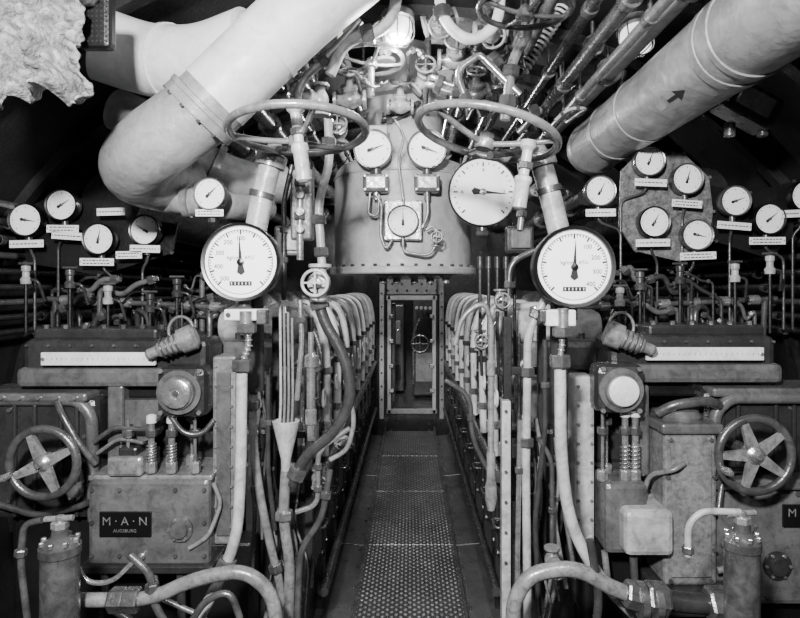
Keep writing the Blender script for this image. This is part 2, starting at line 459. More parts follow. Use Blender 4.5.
def rod_group(b, xs, top, bot, y, big=()):
    for gx in xs:
        p = F(gx, top); q = F(gx, bot)
        b.tube([(p.x, y, p.z), (q.x, y, q.z)], .012 if gx in big else .006, STEEL, 10)
        b.nut((p.x, y, p.z-(p.z-q.z)*.25), (0, 0, 1), .02, .028, GUN)
        if gx in big:
            b.spring((p.x, y, p.z-(p.z-q.z)*.45), (q.x, y, q.z+.03), .016, .0025, STEEL, 7)
            b.lathe((p.x, y, p.z), (0, 0, 1), [(.018, -.01), (.018, .015), (.01, .02), (0, .022)], CREAM, 12)
        b.nut((p.x, y, q.z+.02), (0, 0, 1), .02, .04, PIPE)

# ---- left front end
b = B('engine_control_stand')
pbox(b, F, 18, 340, 205, 380, 2.22, 2.42, DARK, .025)
pbox(b, F, 14, 368, 200, 388, 2.205, 2.42, MID, .02)
pbox(b, F, 22, 330, 150, 342, 2.26, 2.42, DARK, .012)
pbox(b, F, 30, 384, 165, 402, 2.27, 2.42, VDARK, .01)
pbox(b, F, -30, 398, 96, 520, 2.2, 2.42, DARK, .03)
b.tube([F(-30, 400, -.0), F(78, 400, -.0), F(92, 415, 0), F(94, 520, 0)], .022, MID, 12, .06)
pbox(b, F, -30, 392, 90, 401, 2.17, 2.40, MID, .012)
for gx in (14, 34, 60, 76): pbox(b, F, gx, 404, gx+4, 516, 2.185, 2.22, DARK, .006)
pbox(b, F, 96, 474, 215, 560, 2.14, 2.42, MID, .018)
b.box(F(155, 474, -.06)+V((0, .16, 0)), (.45, .30, .02), PIPE, .006)
pbox(b, F, 90, 556, 220, 564, 2.12, 2.42, DARK, .006)
pbox(b, F, 116, 452, 150, 471, 2.13, 2.3, PIPE, .012)
pbox(b, F, 124, 444, 143, 453, 2.15, 2.28, DARK, .01)
pbox(b, F, 212, 356, 236, 545, 2.2, 2.3, PIPE, .012)
pbox(b, F, 217, 372, 231, 535, 2.19, 2.2, MID, .004)
pbox(b, F, 205, 545, 250, 640, 2.22, 2.34, VDARK, .012)
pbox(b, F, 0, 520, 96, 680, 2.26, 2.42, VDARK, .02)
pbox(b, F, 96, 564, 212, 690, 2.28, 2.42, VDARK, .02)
pbox(b, F, 104, 386, 120, 474, 2.22, 2.34, MID, .01)
# tapered cast web between the casing and the lower box
p_ = [F(104, 402), F(168, 402), F(150, 440), F(120, 452), F(104, 470)]
b.plate([(p.x, p.z) for p in p_], 2.24, 2.30, MID)
pbox(b, F, 164, 364, 213, 414, 2.12, 2.24, DARK, .03)
c = F(188, 388)
b.lathe((c.x, 2.12, c.z), (0, -1, 0), [(0, 0), (.078, 0), (.078, .012), (.062, .014), (.058, .026), (0, .026)], MID, 32)
b.lathe((c.x, 2.094, c.z), (0, -1, 0), [(.052, 0), (.052, .012), (.046, .016), (.02, .0165), (.017, .012), (0, .012)], STEEL, 32)
b.nut((c.x, 2.082, c.z), (0, 1, 0), .012, .01, GUN)
bolts(b, F, [(170, 368), (207, 368), (170, 408), (207, 408)], 2.12, .009, STEEL)
pbox(b, F, 109, 505, 159, 529, 2.13, 2.14, BLACK, .002)
b.text('M · A · N', .042, (F(134, 0).x, 2.1285, F(0, 514).z), PIPE)
b.text('AUGSBURG', .016, (F(134, 0).x, 2.1285, F(0, 523).z), PIPE)
bolts(b, F, [(101, 484), (210, 484), (101, 548), (210, 548), (128, 484), (182, 484), (182, 548), (128, 548), (101, 516), (210, 516)], 2.14)
disc_cover(b, F, 187, 522, 2.14, .045, MID)
disc_cover(b, F, 150, 548, 2.14, .012, STEEL, 0)
rod_group(b, (132, 155, 175, 198), 418, 470, 2.17, (155, 175))
rod_group(b, (124, 140, 165, 186), 405, 470, 2.26)
ftube(b, F, [(98, 440, -.03), (118, 425, -.03), (150, 428, -.03), (165, 412, -.02)], .009, GUN)
ftube(b, F, [(100, 452, -.02), (122, 436, -.03), (148, 440, -.04)], .007, STEEL)
ftube(b, F, [(60, 400, -.02), (70, 412, -.05), (86, 440, -.05), (100, 462, -.03)], .012, GUN)
ftube(b, F, [(175, 414, -.04), (190, 430, -.06), (206, 432, -.04), (214, 420, 0)], .01, GUN)
ftube(b, F, [(0, 500, -.03), (40, 512, -.03), (80, 505, -.03), (96, 498, -.04)], .012, GUN)
ftube(b, F, [(216, 480, -.03), (224, 500, -.03), (214, 530, -.06), (196, 540, -.07)], .008, PIPE)
bolts(b, F, [(8+k*18, 396) for k in range(5)], 2.17, .008, STEEL)
bolts(b, F, [(85, 412+k*24) for k in range(5)]+[(10, 410), (10, 500), (60, 512)], 2.2, .009, GUN)
bolts(b, F, [(216, 366+k*20) for k in range(9)]+[(232, 366+k*20) for k in range(9)], 2.2, .006, STEEL)
bolts(b, F, [(24+k*22, 346) for k in range(8)], 2.22, .006, GUN)
disc_cover(b, F, 76, 490, 2.2, .035, MID)
for k in range(7):
    p = F(30+k*20, 333); b.nut((p.x, 2.3, F(0, 329).z), (0, 0, 1), .014, .02, DPIPE)
ftube(b, F, [(110, 566, -.04), (112, 600, -.04), (140, 612, -.06), (140, 690, 0)], .014, GUN)
ftube(b, F, [(185, 566, -.04), (186, 620, -.04), (200, 640, 0)], .016, DPIPE)
ftube(b, F, [(160, 566, -.05), (164, 590, -.05), (210, 610, -.05), (222, 690, 0)], .010, PIPE)
b.done()

# ---- right front end
b = B('engine_control_stand')
pbox(b, F, 612, 336, 780, 376, 2.22, 2.42, DARK, .025)
pbox(b, F, 616, 364, 785, 384, 2.205, 2.42, MID, .02)
pbox(b, F, 655, 326, 775, 338, 2.26, 2.42, DARK, .012)
pbox(b, F, 640, 382, 760, 400, 2.27, 2.42, VDARK, .01)
pbox(b, F, 705, 392, 850, 520, 2.22, 2.42, DARK, .03)
b.tube([F(850, 398), F(730, 398), F(715, 412), F(713, 480)], .022, MID, 12, .06)
pbox(b, F, 712, 388, 850, 397, 2.19, 2.40, MID, .012)
for gx in (722, 738, 776, 794): pbox(b, F, gx, 402, gx+4, 470, 2.205, 2.24, DARK, .006)
pbox(b, F, 655, 426, 706, 575, 2.12, 2.4, PIPE, .012)
pbox(b, F, 661, 440, 700, 566, 2.112, 2.12, PIPE, .006)
pbox(b, F, 651, 418, 710, 428, 2.1, 2.4, MID, .008)
pbox(b, F, 612, 497, 658, 540, 2.06, 2.3, LIGHT, .02)
pbox(b, F, 598, 476, 640, 545, 2.12, 2.3, MID, .02)
pbox(b, F, 706, 480, 860, 600, 2.16, 2.42, MID, .02)
pbox(b, F, 700, 474, 860, 484, 2.13, 2.42, MID, .008)
pbox(b, F, 574, 376, 595, 545, 2.2, 2.3, LIGHT, .012)
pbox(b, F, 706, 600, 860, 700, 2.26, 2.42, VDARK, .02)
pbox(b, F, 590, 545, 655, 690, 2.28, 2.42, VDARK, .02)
pbox(b, F, 645, 575, 725, 600, 2.08, 2.3, DARK, .01)
pbox(b, F, 590, 362, 638, 410, 2.12, 2.24, DARK, .03)
pbox(b, F, 640, 386, 652, 478, 2.22, 2.34, MID, .01)
c = F(613, 386)
b.lathe((c.x, 2.12, c.z), (0, -1, 0), [(0, 0), (.078, 0), (.078, .012), (.062, .014), (.058, .026), (0, .026)], MID, 32)
b.lathe((c.x, 2.094, c.z), (0, -1, 0), [(.052, 0), (.052, .012), (.046, .016), (0, .0165)], CREAM, 32)
bolts(b, F, [(596, 366), (631, 366), (596, 406), (631, 406)], 2.12, .009, STEEL)
pbox(b, F, 775, 500, 826, 522, 2.15, 2.16, BLACK, .002)
b.text('M · A · N', .042, (F(801, 0).x, 2.1485, F(0, 508).z), PIPE)
bolts(b, F, [(661, 434), (700, 434), (658, 470), (703, 470), (658, 505), (703, 505), (658, 540), (703, 540), (661, 570), (700, 570)], 2.12)
bolts(b, F, [(716, 490), (745, 490), (790, 490), (716, 590), (760, 590), (716, 540)], 2.16)
bolts(b, F, [(578, 386+k*19) for k in range(9)]+[(591, 386+k*19) for k in range(9)], 2.2, .006, STEEL)
bolts(b, F, [(720, 410+k*24) for k in range(3)]+[(795, 410), (795, 470)], 2.22, .009)
bolts(b, F, [(622+k*22, 342) for k in range(8)], 2.22, .006, GUN)
disc_cover(b, F, 738, 520, 2.16, .04, MID)
disc_cover(b, F, 770, 560, 2.16, .05, DARK)
rod_group(b, (600, 622, 632), 412, 478, 2.17, (622, 632))
rod_group(b, (610, 646, 712), 405, 478, 2.24)
b.lathe(F(680, 420, 0), (0, 0, 1), [(.07, 0), (.075, .02), (.06, .04), (.02, .05), (0, .05)], MID, 24)
ftube(b, F, [(655, 412, -.02), (668, 402, -.05), (700, 398, -.05), (716, 404, -.02)], .018, GUN)
ftube(b, F, [(636, 500, -.04), (644, 470, -.05), (660, 460, -.12), (672, 455, -.1)], .009, PIPE)
ftube(b, F, [(600, 545, -.05), (604, 580, -.05), (640, 600, -.05), (650, 680, 0)], .012, PIPE)
ftube(b, F, [(625, 545, -.08), (628, 600, -.08), (618, 680, 0)], .014, GUN)
ftube(b, F, [(706, 560, -.08), (725, 556, -.08), (730, 580, -.08), (728, 640, 0)], .012, PIPE)
ftube(b, F, [(755, 470, -.02), (735, 465, -.04), (716, 470, -.05), (706, 500, -.09)], .010, GUN)
for k in range(6):
    b.nut((F(665+k*20, 0).x, 2.3, F(0, 325).z), (0, 0, 1), .014, .02, DPIPE)
b.done()

# measuring bars
for (xa, xb, ya, yb) in ((43, 157, 352, 365), (645, 762, 347, 360)):
    b = B('engraved_scale_bar')
    pbox(b, F, xa, ya, xb, yb, 2.185, 2.20, CREAM, .003)
    n = 40
    for k in range(0, n+1, 2):
        p = F(xa+6+k*(xb-xa-12)/n, ya+8); b.box((p.x, 2.184, F(0, (ya+yb)/2).z), (.0015, .001, .008), PIPE, 0)
    for gx in (xa+3, xb-3): p = F(gx, (ya+yb)/2); b.nut((p.x, 2.183, p.z), (0, 1, 0), .007, .01, STEEL)
    pbox(b, F, xa+10, ya+2, xa+22, yb-2, 2.2, 2.225, GUN, .002); pbox(b, F, xb-22, ya+2, xb-10, yb-2, 2.2, 2.225, GUN, .002)
    b.done()
for sx, c0, c1 in ((1, (152, 354), (196, 336)), (-1, (650, 350), (606, 332))):
    b = B('indicator_drive_arm')
    p = F(c0[0], c0[1], -.05); q = F(c1[0], c1[1], -.02); d = (q-p); L = d.length
    b.lathe(p, d, [(0, 0), (.012, 0), (.02, .01), (.02, .04), (.028, .05), (.03, .08), (.034, .09), (.036, L*.7), (.046, L*.72), (.048, L), (.034, L*1.06), (0, L*1.06)], PIPE, 20)
    for k in range(5): b.torus(p+d*(.35+k*.1), d, .035, .004, GUN, 20, 6)
    b.torus(F(c1[0]-sx*18, c1[1]-4, .03), (sx*.3, 1, 0), .055, .006, PIPE, 28, 6)
    b.done()

# front handwheels of engines
W = Station(2.0)
def eng_wheel(gx, gy, R, ph):
    c = W(gx, gy)
    b = B('engine_handwheel'); r = .011
    b.torus(c, (0, 1, 0), R, r*1.3, GUN, 56, 12)
    for k in range(5 if ph else 4):
        n = 5 if ph else 4
        t = math.radians(25+360/n*k+ph); d = V((math.cos(t), 0, math.sin(t)))
        P = V((-d.z, 0, d.x))
        vs = [c+d*R*.98+P*.010, c+d*R*.98-P*.010, c+d*R*.2-P*.02, c+d*R*.2+P*.02]
        vv = [v+V((0, -.008, 0)) for v in vs]+[v+V((0, .008, 0)) for v in vs]
        b.add(vv, [[0, 1, 2, 3], [7, 6, 5, 4], [0, 4, 5, 1], [1, 5, 6, 2], [2, 6, 7, 3], [3, 7, 4, 0]], PIPE)
    b.lathe(c+V((0, .03, 0)), (0, -1, 0), [(0, 0), (R*.26, 0), (R*.28, .01), (R*.28, .035), (R*.2, .045), (R*.1, .05), (R*.08, .062), (0, .062)], STEEL, 28)
    b.cyl(c, (0, 1, 0), .02, .2, GUN)
    t = math.radians(200); h = c+V((math.cos(t)*R, 0, math.sin(t)*R))
    b.lathe(h, (0, -1, 0), [(.008, 0), (.012, .02), (.014, .05), (.008, .07), (0, .07)], STEEL, 12)
    b.done()
eng_wheel(43, 463, .113, 0); eng_wheel(755, 455, .122, 12)

# ------------------------------------------------------------------ FRONT BIG GAUGES
G = Station(1.8)
gauge(G(241, 262), .107, -3, ['500', '400', '300', '200', '100', '', '', '', ''], big=True, name='large_pressure_gauge', thick=.08, rim=1.1)
gauge(G(574, 267), .110, 2, ['', '', '', '', '', '100', '200', '300', '400'], big=True, name='large_pressure_gauge', thick=.08, rim=1.12)
b = B('gauge_mounting_bracket')
p = G(245, 315); b.box((p.x, 1.82, p.z), (.13, .04, .035), CREAM, .006); b.cyl(G(246, 311, .0), (0, 0, -1), .02, .07, STEEL); b.nut(G(247, 328), (0, 0, 1), .03, .03, GUN)
b.box(G(262, 317, .01), (.03, .05, .045), GUN, .005)
for k in (-1, 1): b.nut((p.x+k*.05, 1.80, p.z), (0, 1, 0), .008, .01, GUN)
b.done()
b = B('gauge_mounting_bracket')
b.box(G(561, 318, .02), (.09, .05, .05), CREAM, .006); b.cyl(G(563, 308, 0), (0, 0, -1), .018, .07, STEEL); b.nut(G(562, 332), (0, 0, 1), .03, .03, GUN)
b.box(G(545, 316, .02), (.03, .04, .04), GUN, .005)
b.done()
def corr(pts, r, m=PIPE, name='flexible_hose'):
    b = B(name); pts = [V(p) for p in pts]; b.tube(pts, r*.8, m, 12)
    for i in range(len(pts)-1):
        d = pts[i+1]-pts[i]; n = max(2, int(d.length/.012))
        for k in range(n): b.torus(pts[i]+d*k/n, d, r*.82, r*.28, m, 14, 6)
    b.done()
corr([G(247, 326), G(249, 345), G(243, 362)], .011, STEEL)
corr([G(562, 330), G(562, 345), G(560, 360)], .010, STEEL)
pipe('gauge_riser_pipe', [G(242, 362), G(241, 470), G(237, 540), G(215, 590), G(192, 630)], .017, LIGHT, .2, [(0, .03), (2, .5)])
pipe('gauge_riser_pipe', [G(560, 358), G(561, 460), G(570, 525), G(598, 578), G(645, 625)], .018, LIGHT, .2, [(0, .03)])

# overhead big handwheels + columns with spindles
HW = Station(1.75)
wheel(HW(298, 131), (-.03, .10, 1), .198, .012, PIPE, 3, 'overhead_handwheel', .03, .4, .14)
wheel(HW(487, 134), (.22, .08, 1), .205, .012, PIPE, 3, 'overhead_handwheel', .03, 1.2, .14)
H = Station(1.98)
for pts, hub in (([(272, 158), (262, 195), (254, 240)], HW(298, 133)), ([(540, 158), (549, 190), (560, 236)], HW(490, 138))):
    b = B('control_spindle_column'); q = [H(*p) for p in pts]
    b.tube(q, .036, LIGHT, 18, .1)
    b.lathe(q[0], q[0]-q[1], [(.036, -.03), (.05, -.03), (.05, .01), (.03, .02), (.022, .05), (0, .05)], PIPE, 20)
    b.lathe(q[1], q[0]-q[1], [(.036, -.01), (.042, -.01), (.042, .01), (.036, .01)], GUN, 20)
    b.tube([q[0]+V((0, 0, .03)), (q[0]+hub)/2+V((0, 0, -.01)), hub+V((0, 0, -.05))], .012, GUN, 10, .05)
    b.tube([q[-1], q[-1]+V((0, .02, -.5))], .03, DARK, 16)
    b.done()
for a, c in (((299, 116), (308, 186)), ((524, 152), (515, 212))):
    b = B('folding_crank_handle'); p = HW(*a, -.06); q = HW(*c, -.06); d = q-p; L = d.length
    b.lathe(p, d, [(0, -.02), (.022, -.018), (.024, 0), (.015, .01), (.014, L*.45), (.024, L*.48), (.026, L*.55), (.021, L*.6), (.021, L*.97), (.012, L), (0, L)], LIGHT, 16)
    b.nut(p+d*.3, d, .022, .02, GUN)
    b.tube([p+d*.05, p+V((0, .09, .03))], .012, GUN)
    b.done()
W2 = Station(2.5)
wheel(W2(371, 60), (0, .1, 1), .135, .010, PIPE, 4, 'overhead_handwheel', .02, .3, .2, stem=-.14, sr=.015)
W3 = Station(1.9)
wheel(W3(525, 8), (.05, .0, 1), .145, .010, GUN, 4, 'overhead_handwheel', .02, .3, .2, stem=.22, sr=.014)

# ------------------------------------------------------------------ HATCH TRUNK
T = Station(3.2)
b = B('access_trunk')
cx = T(403, 0).x
b.lathe((cx, 3.2, 1.555), (0, 0, 1), [(0, .03), (.28, .03), (.30, 0), (.385, 0), (.39, .006), (.39, .028), (.385, .034), (.366, .036), (.362, .05), (.362, .5), (.355, .53), (.33, .56), (.24, .60), (.215, .64), (.21, .70), (.21, .9), (.235, .91), (.235, .95), (.19, .96), (.17, 1.1), (.15, 1.2)], TRUNKP, 56)
for k in range(36):
    t = 2*math.pi*k/36; b.nut((cx+.376*math.cos(t), 3.2+.376*math.sin(t), 1.595), (0, 0, 1), .010, .014, GUN)
for k in range(14):
    t = 2*math.pi*k/14; b.nut((cx+.225*math.cos(t), 3.2+.225*math.sin(t), 2.51), (0, 0, 1), .014, .02, STEEL)
b.torus((cx, 3.2, 2.05), (0, 0, 1), .362, .006, LIGHT, 56, 6)
for dx in (-.1, -.03, .06, .14, .22):
    b.lathe((cx+dx, 3.05, 1.58), (0, 0, -1), [(.045, 0), (.04, .03), (.02, .045), (.02, .07), (0, .075)], PIPE, 14)
b.box((cx-.12, 2.86, 2.2), (.10, .03, .12), LIGHT, .01)
b.done()
K = Station(2.78)
gauge(K(373, 149), .082, 70, None, GUN)
gauge(K(427, 149), .082, 110, None, GUN)
gauge(K(403, 221), .066, 0, None, GUN, thick=.05)
b = B('gauge_frame'); p = K(403, 220, .03); b.box(p, (.18, .03, .19), PIPE, .02)
for a in (-1, 1):
    for c in (-1, 1): b.nut((p.x+a*.078, p.y-.016, p.z+c*.082), (0, 1, 0), .009, .012, GUN)
b.done()
gauge(Station(2.6)(483, 192), .143, 95, ['', '6', '', '4', '', '2', ''], BLACK, thick=.05, rim=1.06, name='large_pressure_gauge')
for gx in (376, 427):
    b = B('pressure_switch_box'); p = K(gx, 183, .02)
    b.box(p, (.12, .07, .085), MID, .014); b.box(p+V((0, -.04, 0)), (.09, .012, .055), PIPE, .005)
    for a in (-1, 1):
        for c in (-1, 1): b.nut(p+V((a*.05, -.036, c*.032)), (0, 1, 0), .007, .01, GUN)
    b.cyl(p+V((0, 0, .04)), (0, 0, 1), .02, .05, GUN); b.cyl(p+V((0, 0, -.075)), (0, 0, 1), .015, .04, STEEL)
    b.done()
pipe('gauge_line', [K(370, 193), K(368, 215), K(378, 216), K(379, 195)], .006, PIPE, .03)
pipe('gauge_line', [K(376, 195), K(382, 205), K(380, 235), K(386, 250), K(392, 240)], .007, PIPE, .04)
pipe('gauge_line', [K(427, 192), K(428, 215), K(422, 228)], .007, PIPE, .03)
pipe('gauge_line', [K(403, 240), K(403, 252), K(430, 256), K(438, 240), K(434, 225), K(426, 230)], .007, PIPE, .04)
pipe('gauge_line', [K(395, 120), K(405, 135), K(398, 160), K(404, 205)], .006, PIPE, .04)
valve(K(436, 238), (0, 0, 1), .55, (0, -1, 0)); valve(K(400, 100, .1), (1, 0, 0), .9, (0, -.5, 1), LIGHT, PIPE)

# ------------------------------------------------------------------ SMALL GAUGE CLUSTERS
S = Station(2.6); r0 = .062
left = [(26, 220, 90), (62, 205, 60), (99, 239, 20), (145, 230, -60)]
right = [(600, 191, 40), (649, 161, 30), (687, 179, 20), (735, 201, 70), (769, 219, 60), (654, 222, 20), (697, 235, 90), (806, 196, 30)]
for gx, gy, a in left+right:
    gauge(S(gx, gy), r0+random.uniform(-.003, .004), a+random.uniform(-15, 15), None, random.choice([BLACK, GUN, BLACK]), thick=.045, yaw=random.uniform(-.05, .05))
S2 = Station(2.12)
gauge(S2(210, 194), .052, 45, None, GUN, thick=.045)
label(S2(210, 213, -.005), 28*S2.s, 7*S2.s, rows=2)
for gx, gy, w in ((28, 244, 34), (64, 229, 32), (68, 236, 30), (98, 262, 34), (146, 249, 30), (130, 255, 26), (112, 212, 28), (600, 213, 30), (650, 183, 32), (686, 204, 30), (733, 226, 34), (766, 241, 36), (652, 243, 34), (697, 256, 36), (790, 214, 20)):
    label(S(gx, gy, -.01), w*S.s, 7.5*S.s, rows=random.choice([1, 2]), roll=random.uniform(-.05, .08))
b = B('gauge_board')
poly = [S(*q) for q in ((626, 168), (650, 144), (690, 150), (716, 175), (720, 210), (716, 240), (690, 262), (640, 250), (624, 225))]
b.plate([(p.x, p.z) for p in poly], 2.66, 2.675, BOARD)
for p in poly: b.nut((p.x*.985+.02, 2.655, p.z), (0, 1, 0), .008, .01, STEEL)
b.done()
for pl in (((10, 208), (50, 188), (120, 215), (170, 222), (165, 252), (90, 275), (14, 262)), ((716, 182), (760, 190), (805, 178), (805, 235), (780, 258), (725, 240))):
    b = B('gauge_board'); poly = [S(*q) for q in pl]
    b.plate([(p.x, p.z) for p in poly], 2.68, 2.695, VDARK)
    for p in poly: b.nut((p.x, 2.675, p.z), (0, 1, 0), .008, .01, GUN)
    b.done()
for gx, gy, a in left+right:
    e = min(max(gx+random.uniform(-25, 25), 14), 800)
    pipe('gauge_line', [S(gx, gy+16, .03), S(gx, gy+30, .03), S(e, gy+38, .05), S(e, 330, .05)], .006, random.choice([GUN, DPIPE, DPIPE]), .03, [(0, .5)])
R_ = Station(2.5)
for gx, gy in ((26, 272), (70, 276), (108, 292), (177, 285), (150, 300), (640, 278), (680, 272), (735, 270), (770, 262), (620, 294)):
    b = B('needle_valve'); p = R_(gx, gy)
    m_ = random.choice([DPIPE, GUN, LIGHT])
    b.tube([p, V((p.x, p.y, 1.30))], .007, VDARK, 8)
    b.lathe(p-V((0, 0, .05)), (0, 0, 1), [(0, 0), (.02, 0), (.022, .02), (.014, .03), (.014, .05), (.018, .055), (.018, .075), (0, .08)], m_, 12)
    b.tube([p+V((-.03, 0, .035)), p+V((.03, 0, .035))], .005, GUN, 8)
    b.tube([p+V((0, 0, -.03)), p+V((.05, 0, -.035)), p+V((.06, .03, -.12))], .006, DPIPE, 8, .02)
    b.done()
for i in range(34):
    sd = -1 if i % 2 else 1
    gx = 410+sd*random.uniform(170, 330); gy = random.uniform(268, 322)
    q = Station(random.uniform(2.5, 2.75))
    L = random.uniform(20, 60)*sd
    pipe('service_line', [q(gx, gy), q(gx+L*.4, gy+random.uniform(-8, 8)), q(gx+L*.6, gy+random.uniform(4, 20)), q(gx+L, gy+random.uniform(0, 16)), q(gx+L, 345)], random.choice([.005, .008, .012]), random.choice([GUN, DPIPE, VDARK, DPIPE, MID, VDARK]), .03, [(0, .3), (2, .6)], seg=8)
for sd in (-1, 1):
    b = B('indicator_shaft_rail')
    b.tube([(sd*.75, 2.62, 1.40), (sd*1.6, 2.62, 1.44)], .012, GUN, 10)
    for k in range(6): b.lathe((sd*(.85+k*.13), 2.62, 1.405+k*.006), (1, 0, 0), [(.012, -.02), (.022, -.02), (.022, .02), (.012, .02)], STEEL, 12)
    b.tube([(sd*.75, 2.62, 1.40), (sd*.75, 2.64, 1.25)], .012, GUN, 10); b.tube([(sd*1.55, 2.62, 1.44), (sd*1.55, 2.64, 1.2)], .012, GUN, 10)
    b.done()

# ------------------------------------------------------------------ BIG OVERHEAD PIPES
U = Station(2.0)
b = B('exhaust_pipe')
b.tube([U(372, -60, .1), U(300, 14), U(215, 98)], .122, WLAG, 36, .16)
b.tube([U(226, 87), U(203, 110), U(148, 148), U(114, 164, .12), U(136, 166, .40)], .119, LAG, 36, .15)
b.lathe(U(203, 110), U(300, 14)-U(215, 98), [(.121, -.03), (.134, -.028), (.134, .0), (.137, .004), (.137, .02), (.121, .022)], LAG, 36)
b.lathe(U(268, 46), U(300, 14)-U(215, 98), [(.122, -.01), (.126, -.01), (.126, .01), (.122, .01)], WLAG, 36)
for k in range(12):
    x, y, a = basis(U(300, 14)-U(215, 98)); t = k*math.pi/6
    b.nut(U(203, 110)+(x*math.cos(t)+y*math.sin(t))*.128-a*.03, a, .007, .012, GUN)
b.done()
b = B('exhaust_branch_pipe')
b.tube([U(75, 25, .16), U(120, 38, .2), U(190, 52, .12), U(250, 40, .05)], .128, WLAG, 36, .3)
b.lathe(U(150, 44, .165), U(190, 52, .12)-U(110, 36, .22), [(.128, -.01), (.134, -.01), (.134, .01), (.128, .01)], WLAG, 36)
b.done()
b = B('ventilation_duct_pipe')
b.tube([U(50, 70, .45), U(100, 90, .45), U(125, 120, .5), U(190, 150, .6), U(240, 150, .7)], .085, LAG, 24, .2)
b.lathe(U(160, 138, .55), U(190, 150, .6)-U(125, 120, .5), [(.085, -.015), (.11, -.015), (.11, .015), (.085, .015)], PIPE, 28)
b.done()
b = B('cooling_water_pipe')
b.tube([U(128, 186, .3), U(160, 190, .25), U(200, 196, .25), U(222, 186, .6)], .052, LAG, 24, .12)
for gx in (160, 190): b.lathe(U(gx, 190+(gx-160)*.13, .25), (1, 0, 0), [(.052, -.012), (.064, -.012), (.064, .012), (.052, .012)], PIPE, 24)
b.done()
b = B('air_intake_pipe')
b.lathe((.95, 1.1, 2.21), (0, 1, 0), [(0, 0), (.133, 0), (.133, .55), (.138, .552), (.138, .575), (.133, .577), (.133, 1.3), (.137, 1.302), (.137, 1.32), (.133, 1.322), (.133, 1.93), (.139, 1.94), (.139, 1.99), (.134, 2.0), (.128, 2.05), (.10, 2.11), (.05, 2.14), (0, 2.15)], LAG, 40)
b.done()
b = B('flow_arrow_marking')
def onpipe(y, t): return (.95+.1345*math.sin(t), y, 2.21+.1345*math.cos(t))
def strip(y0, y1, t0a, t0b, t1a, t1b, m=INK, n=6):
    vs = []; fs = []
    for i in range(n+1):
        f = i/n; y = y0+(y1-y0)*f; a = t0a+(t1a-t0a)*f; c = t0b+(t1b-t0b)*f
        vs += [onpipe(y, a), onpipe(y, c)]
    for i in range(n): fs.append([2*i, 2*i+1, 2*i+3, 2*i+2])
    b.add(vs, fs, m)
tc = math.radians(222)
strip(2.0, 1.93, tc-.05, tc+.05, tc-.05, tc+.05); strip(1.94, 1.88, tc-.17, tc+.17, tc-.01, tc+.01)
strip(2.08, 2.02, tc-.10, tc+.10, tc-.10, tc+.10, LIGHT)
b.done()
b = B('pipe_strap')
for y in (1.75, 2.75):
    b.lathe((.95, y, 2.21), (0, 1, 0), [(.134, -.02), (.138, -.018), (.138, .018), (.134, .02)], LAG, 36)
    b.tube([(.95, y, 2.34), (.98, y, 2.48)], .014, GUN)
b.done()
for x, z, r, y0, y1, m in ((.80, 2.36, .038, 1.3, 3.9, LAG), (.72, 2.30, .018, 1.4, 3.6, PIPE), (.66, 2.36, .026, 1.4, 4.2, GUN), (.60, 2.42, .02, 1.6, 4.5, DPIPE), (.72, 2.44, .03, 1.4, 5, MID),
        (1.22, 2.0, .04, 2.9, 5.5, DARK), (1.35, 1.95, .03, 2.9, 5.5, DPIPE), (.5, 2.5, .02, 1.8, 6, PIPE), (.42, 2.45, .015, 2, 6, STEEL),
        (-.5, 2.45, .025, 2.3, 6.2, PIPE), (-.42, 2.38, .015, 2.3, 6.2, STEEL), (-.58, 2.38, .03, 2.3, 6.2, DPIPE), (-.7, 2.3, .04, 2.6, 6.2, MID), (-.86, 2.2, .05, 2.7, 6.2, DARK), (-1.1, 2.05, .04, 2.8, 6.2, DPIPE),
        (-.3, 2.55, .02, 2.2, 6.2, LIGHT), (.3, 2.58, .03, 2.2, 6.2, GUN), (.22, 2.5, .014, 2.5, 6.2, STEEL), (1.0, 2.0, .05, 3.4, 6.2, DARK), (.8, 2.1, .03, 3.4, 6.2, GUN)):
    b = B('overhead_service_pipe'); b.tube([(x, y0, z), (x, y1, z)], r, m, 14)
    y = y0+.4
    while y < y1-.1:
        b.lathe((x, y, z), (0, 1, 0), [(r, -.018), (r*1.4, -.018), (r*1.4, .018), (r, .018)], random.choice([GUN, PIPE, GUN]), 14)
        b.tube([(x, y, z+r), (x, y, z+.1)], .008, GUN, 6); y += random.uniform(.45, .8)
    b.done()
b = B('cable_junction_box'); q = Station(2.1); p = q(762, 98, .1)
b.box(p, (.2, .12, .12), DARK, .015, (0, .5, 0)); b.box(p+V((0, -.065, 0)), (.13, .012, .07), PIPE, .005, (0, .5, 0))
for k in (-1, 1): b.cyl(p+V((k*.06, 0, -.06)), (0, 0, -1), .02, .05, GUN)
b.done()
b = B('ventilation_trunk'); b.tube([(1.4, 2.85, 1.93), (1.35, 3.2, 1.93), (1.3, 5.8, 1.93)], .13, DARK, 24); b.done()
b = B('ventilation_trunk'); b.tube([(-1.42, 2.85, 1.9), (-1.42, 5.8, 1.9)], .14, DARK, 24); b.done()
for sd in (-1, 1):
    b = B('electrical_cable_loom')
    for k in range(9):
        t = math.radians(52+k*2.2)*sd; rr = 2.18
        b.tube([(rr*math.sin(t), 1.2, HC+rr*math.cos(t)), (rr*math.sin(t), 3.4, HC+rr*math.cos(t)), (rr*math.sin(t+sd*.02), 6.2, HC+rr*math.cos(t+sd*.02))], .016, DPIPE if k % 3 else MID, 8)
    for j in range(8):
        y = 1.4+j*.62
        for k in range(9):
            t = math.radians(52+k*2.2)*sd; rr = 2.165
            b.lathe((rr*math.sin(t), y, HC+rr*math.cos(t)), (0, 1, 0), [(.02, -.015), (.024, -.015), (.024, .015), (.02, .015)], GUN, 10)
    b.done()

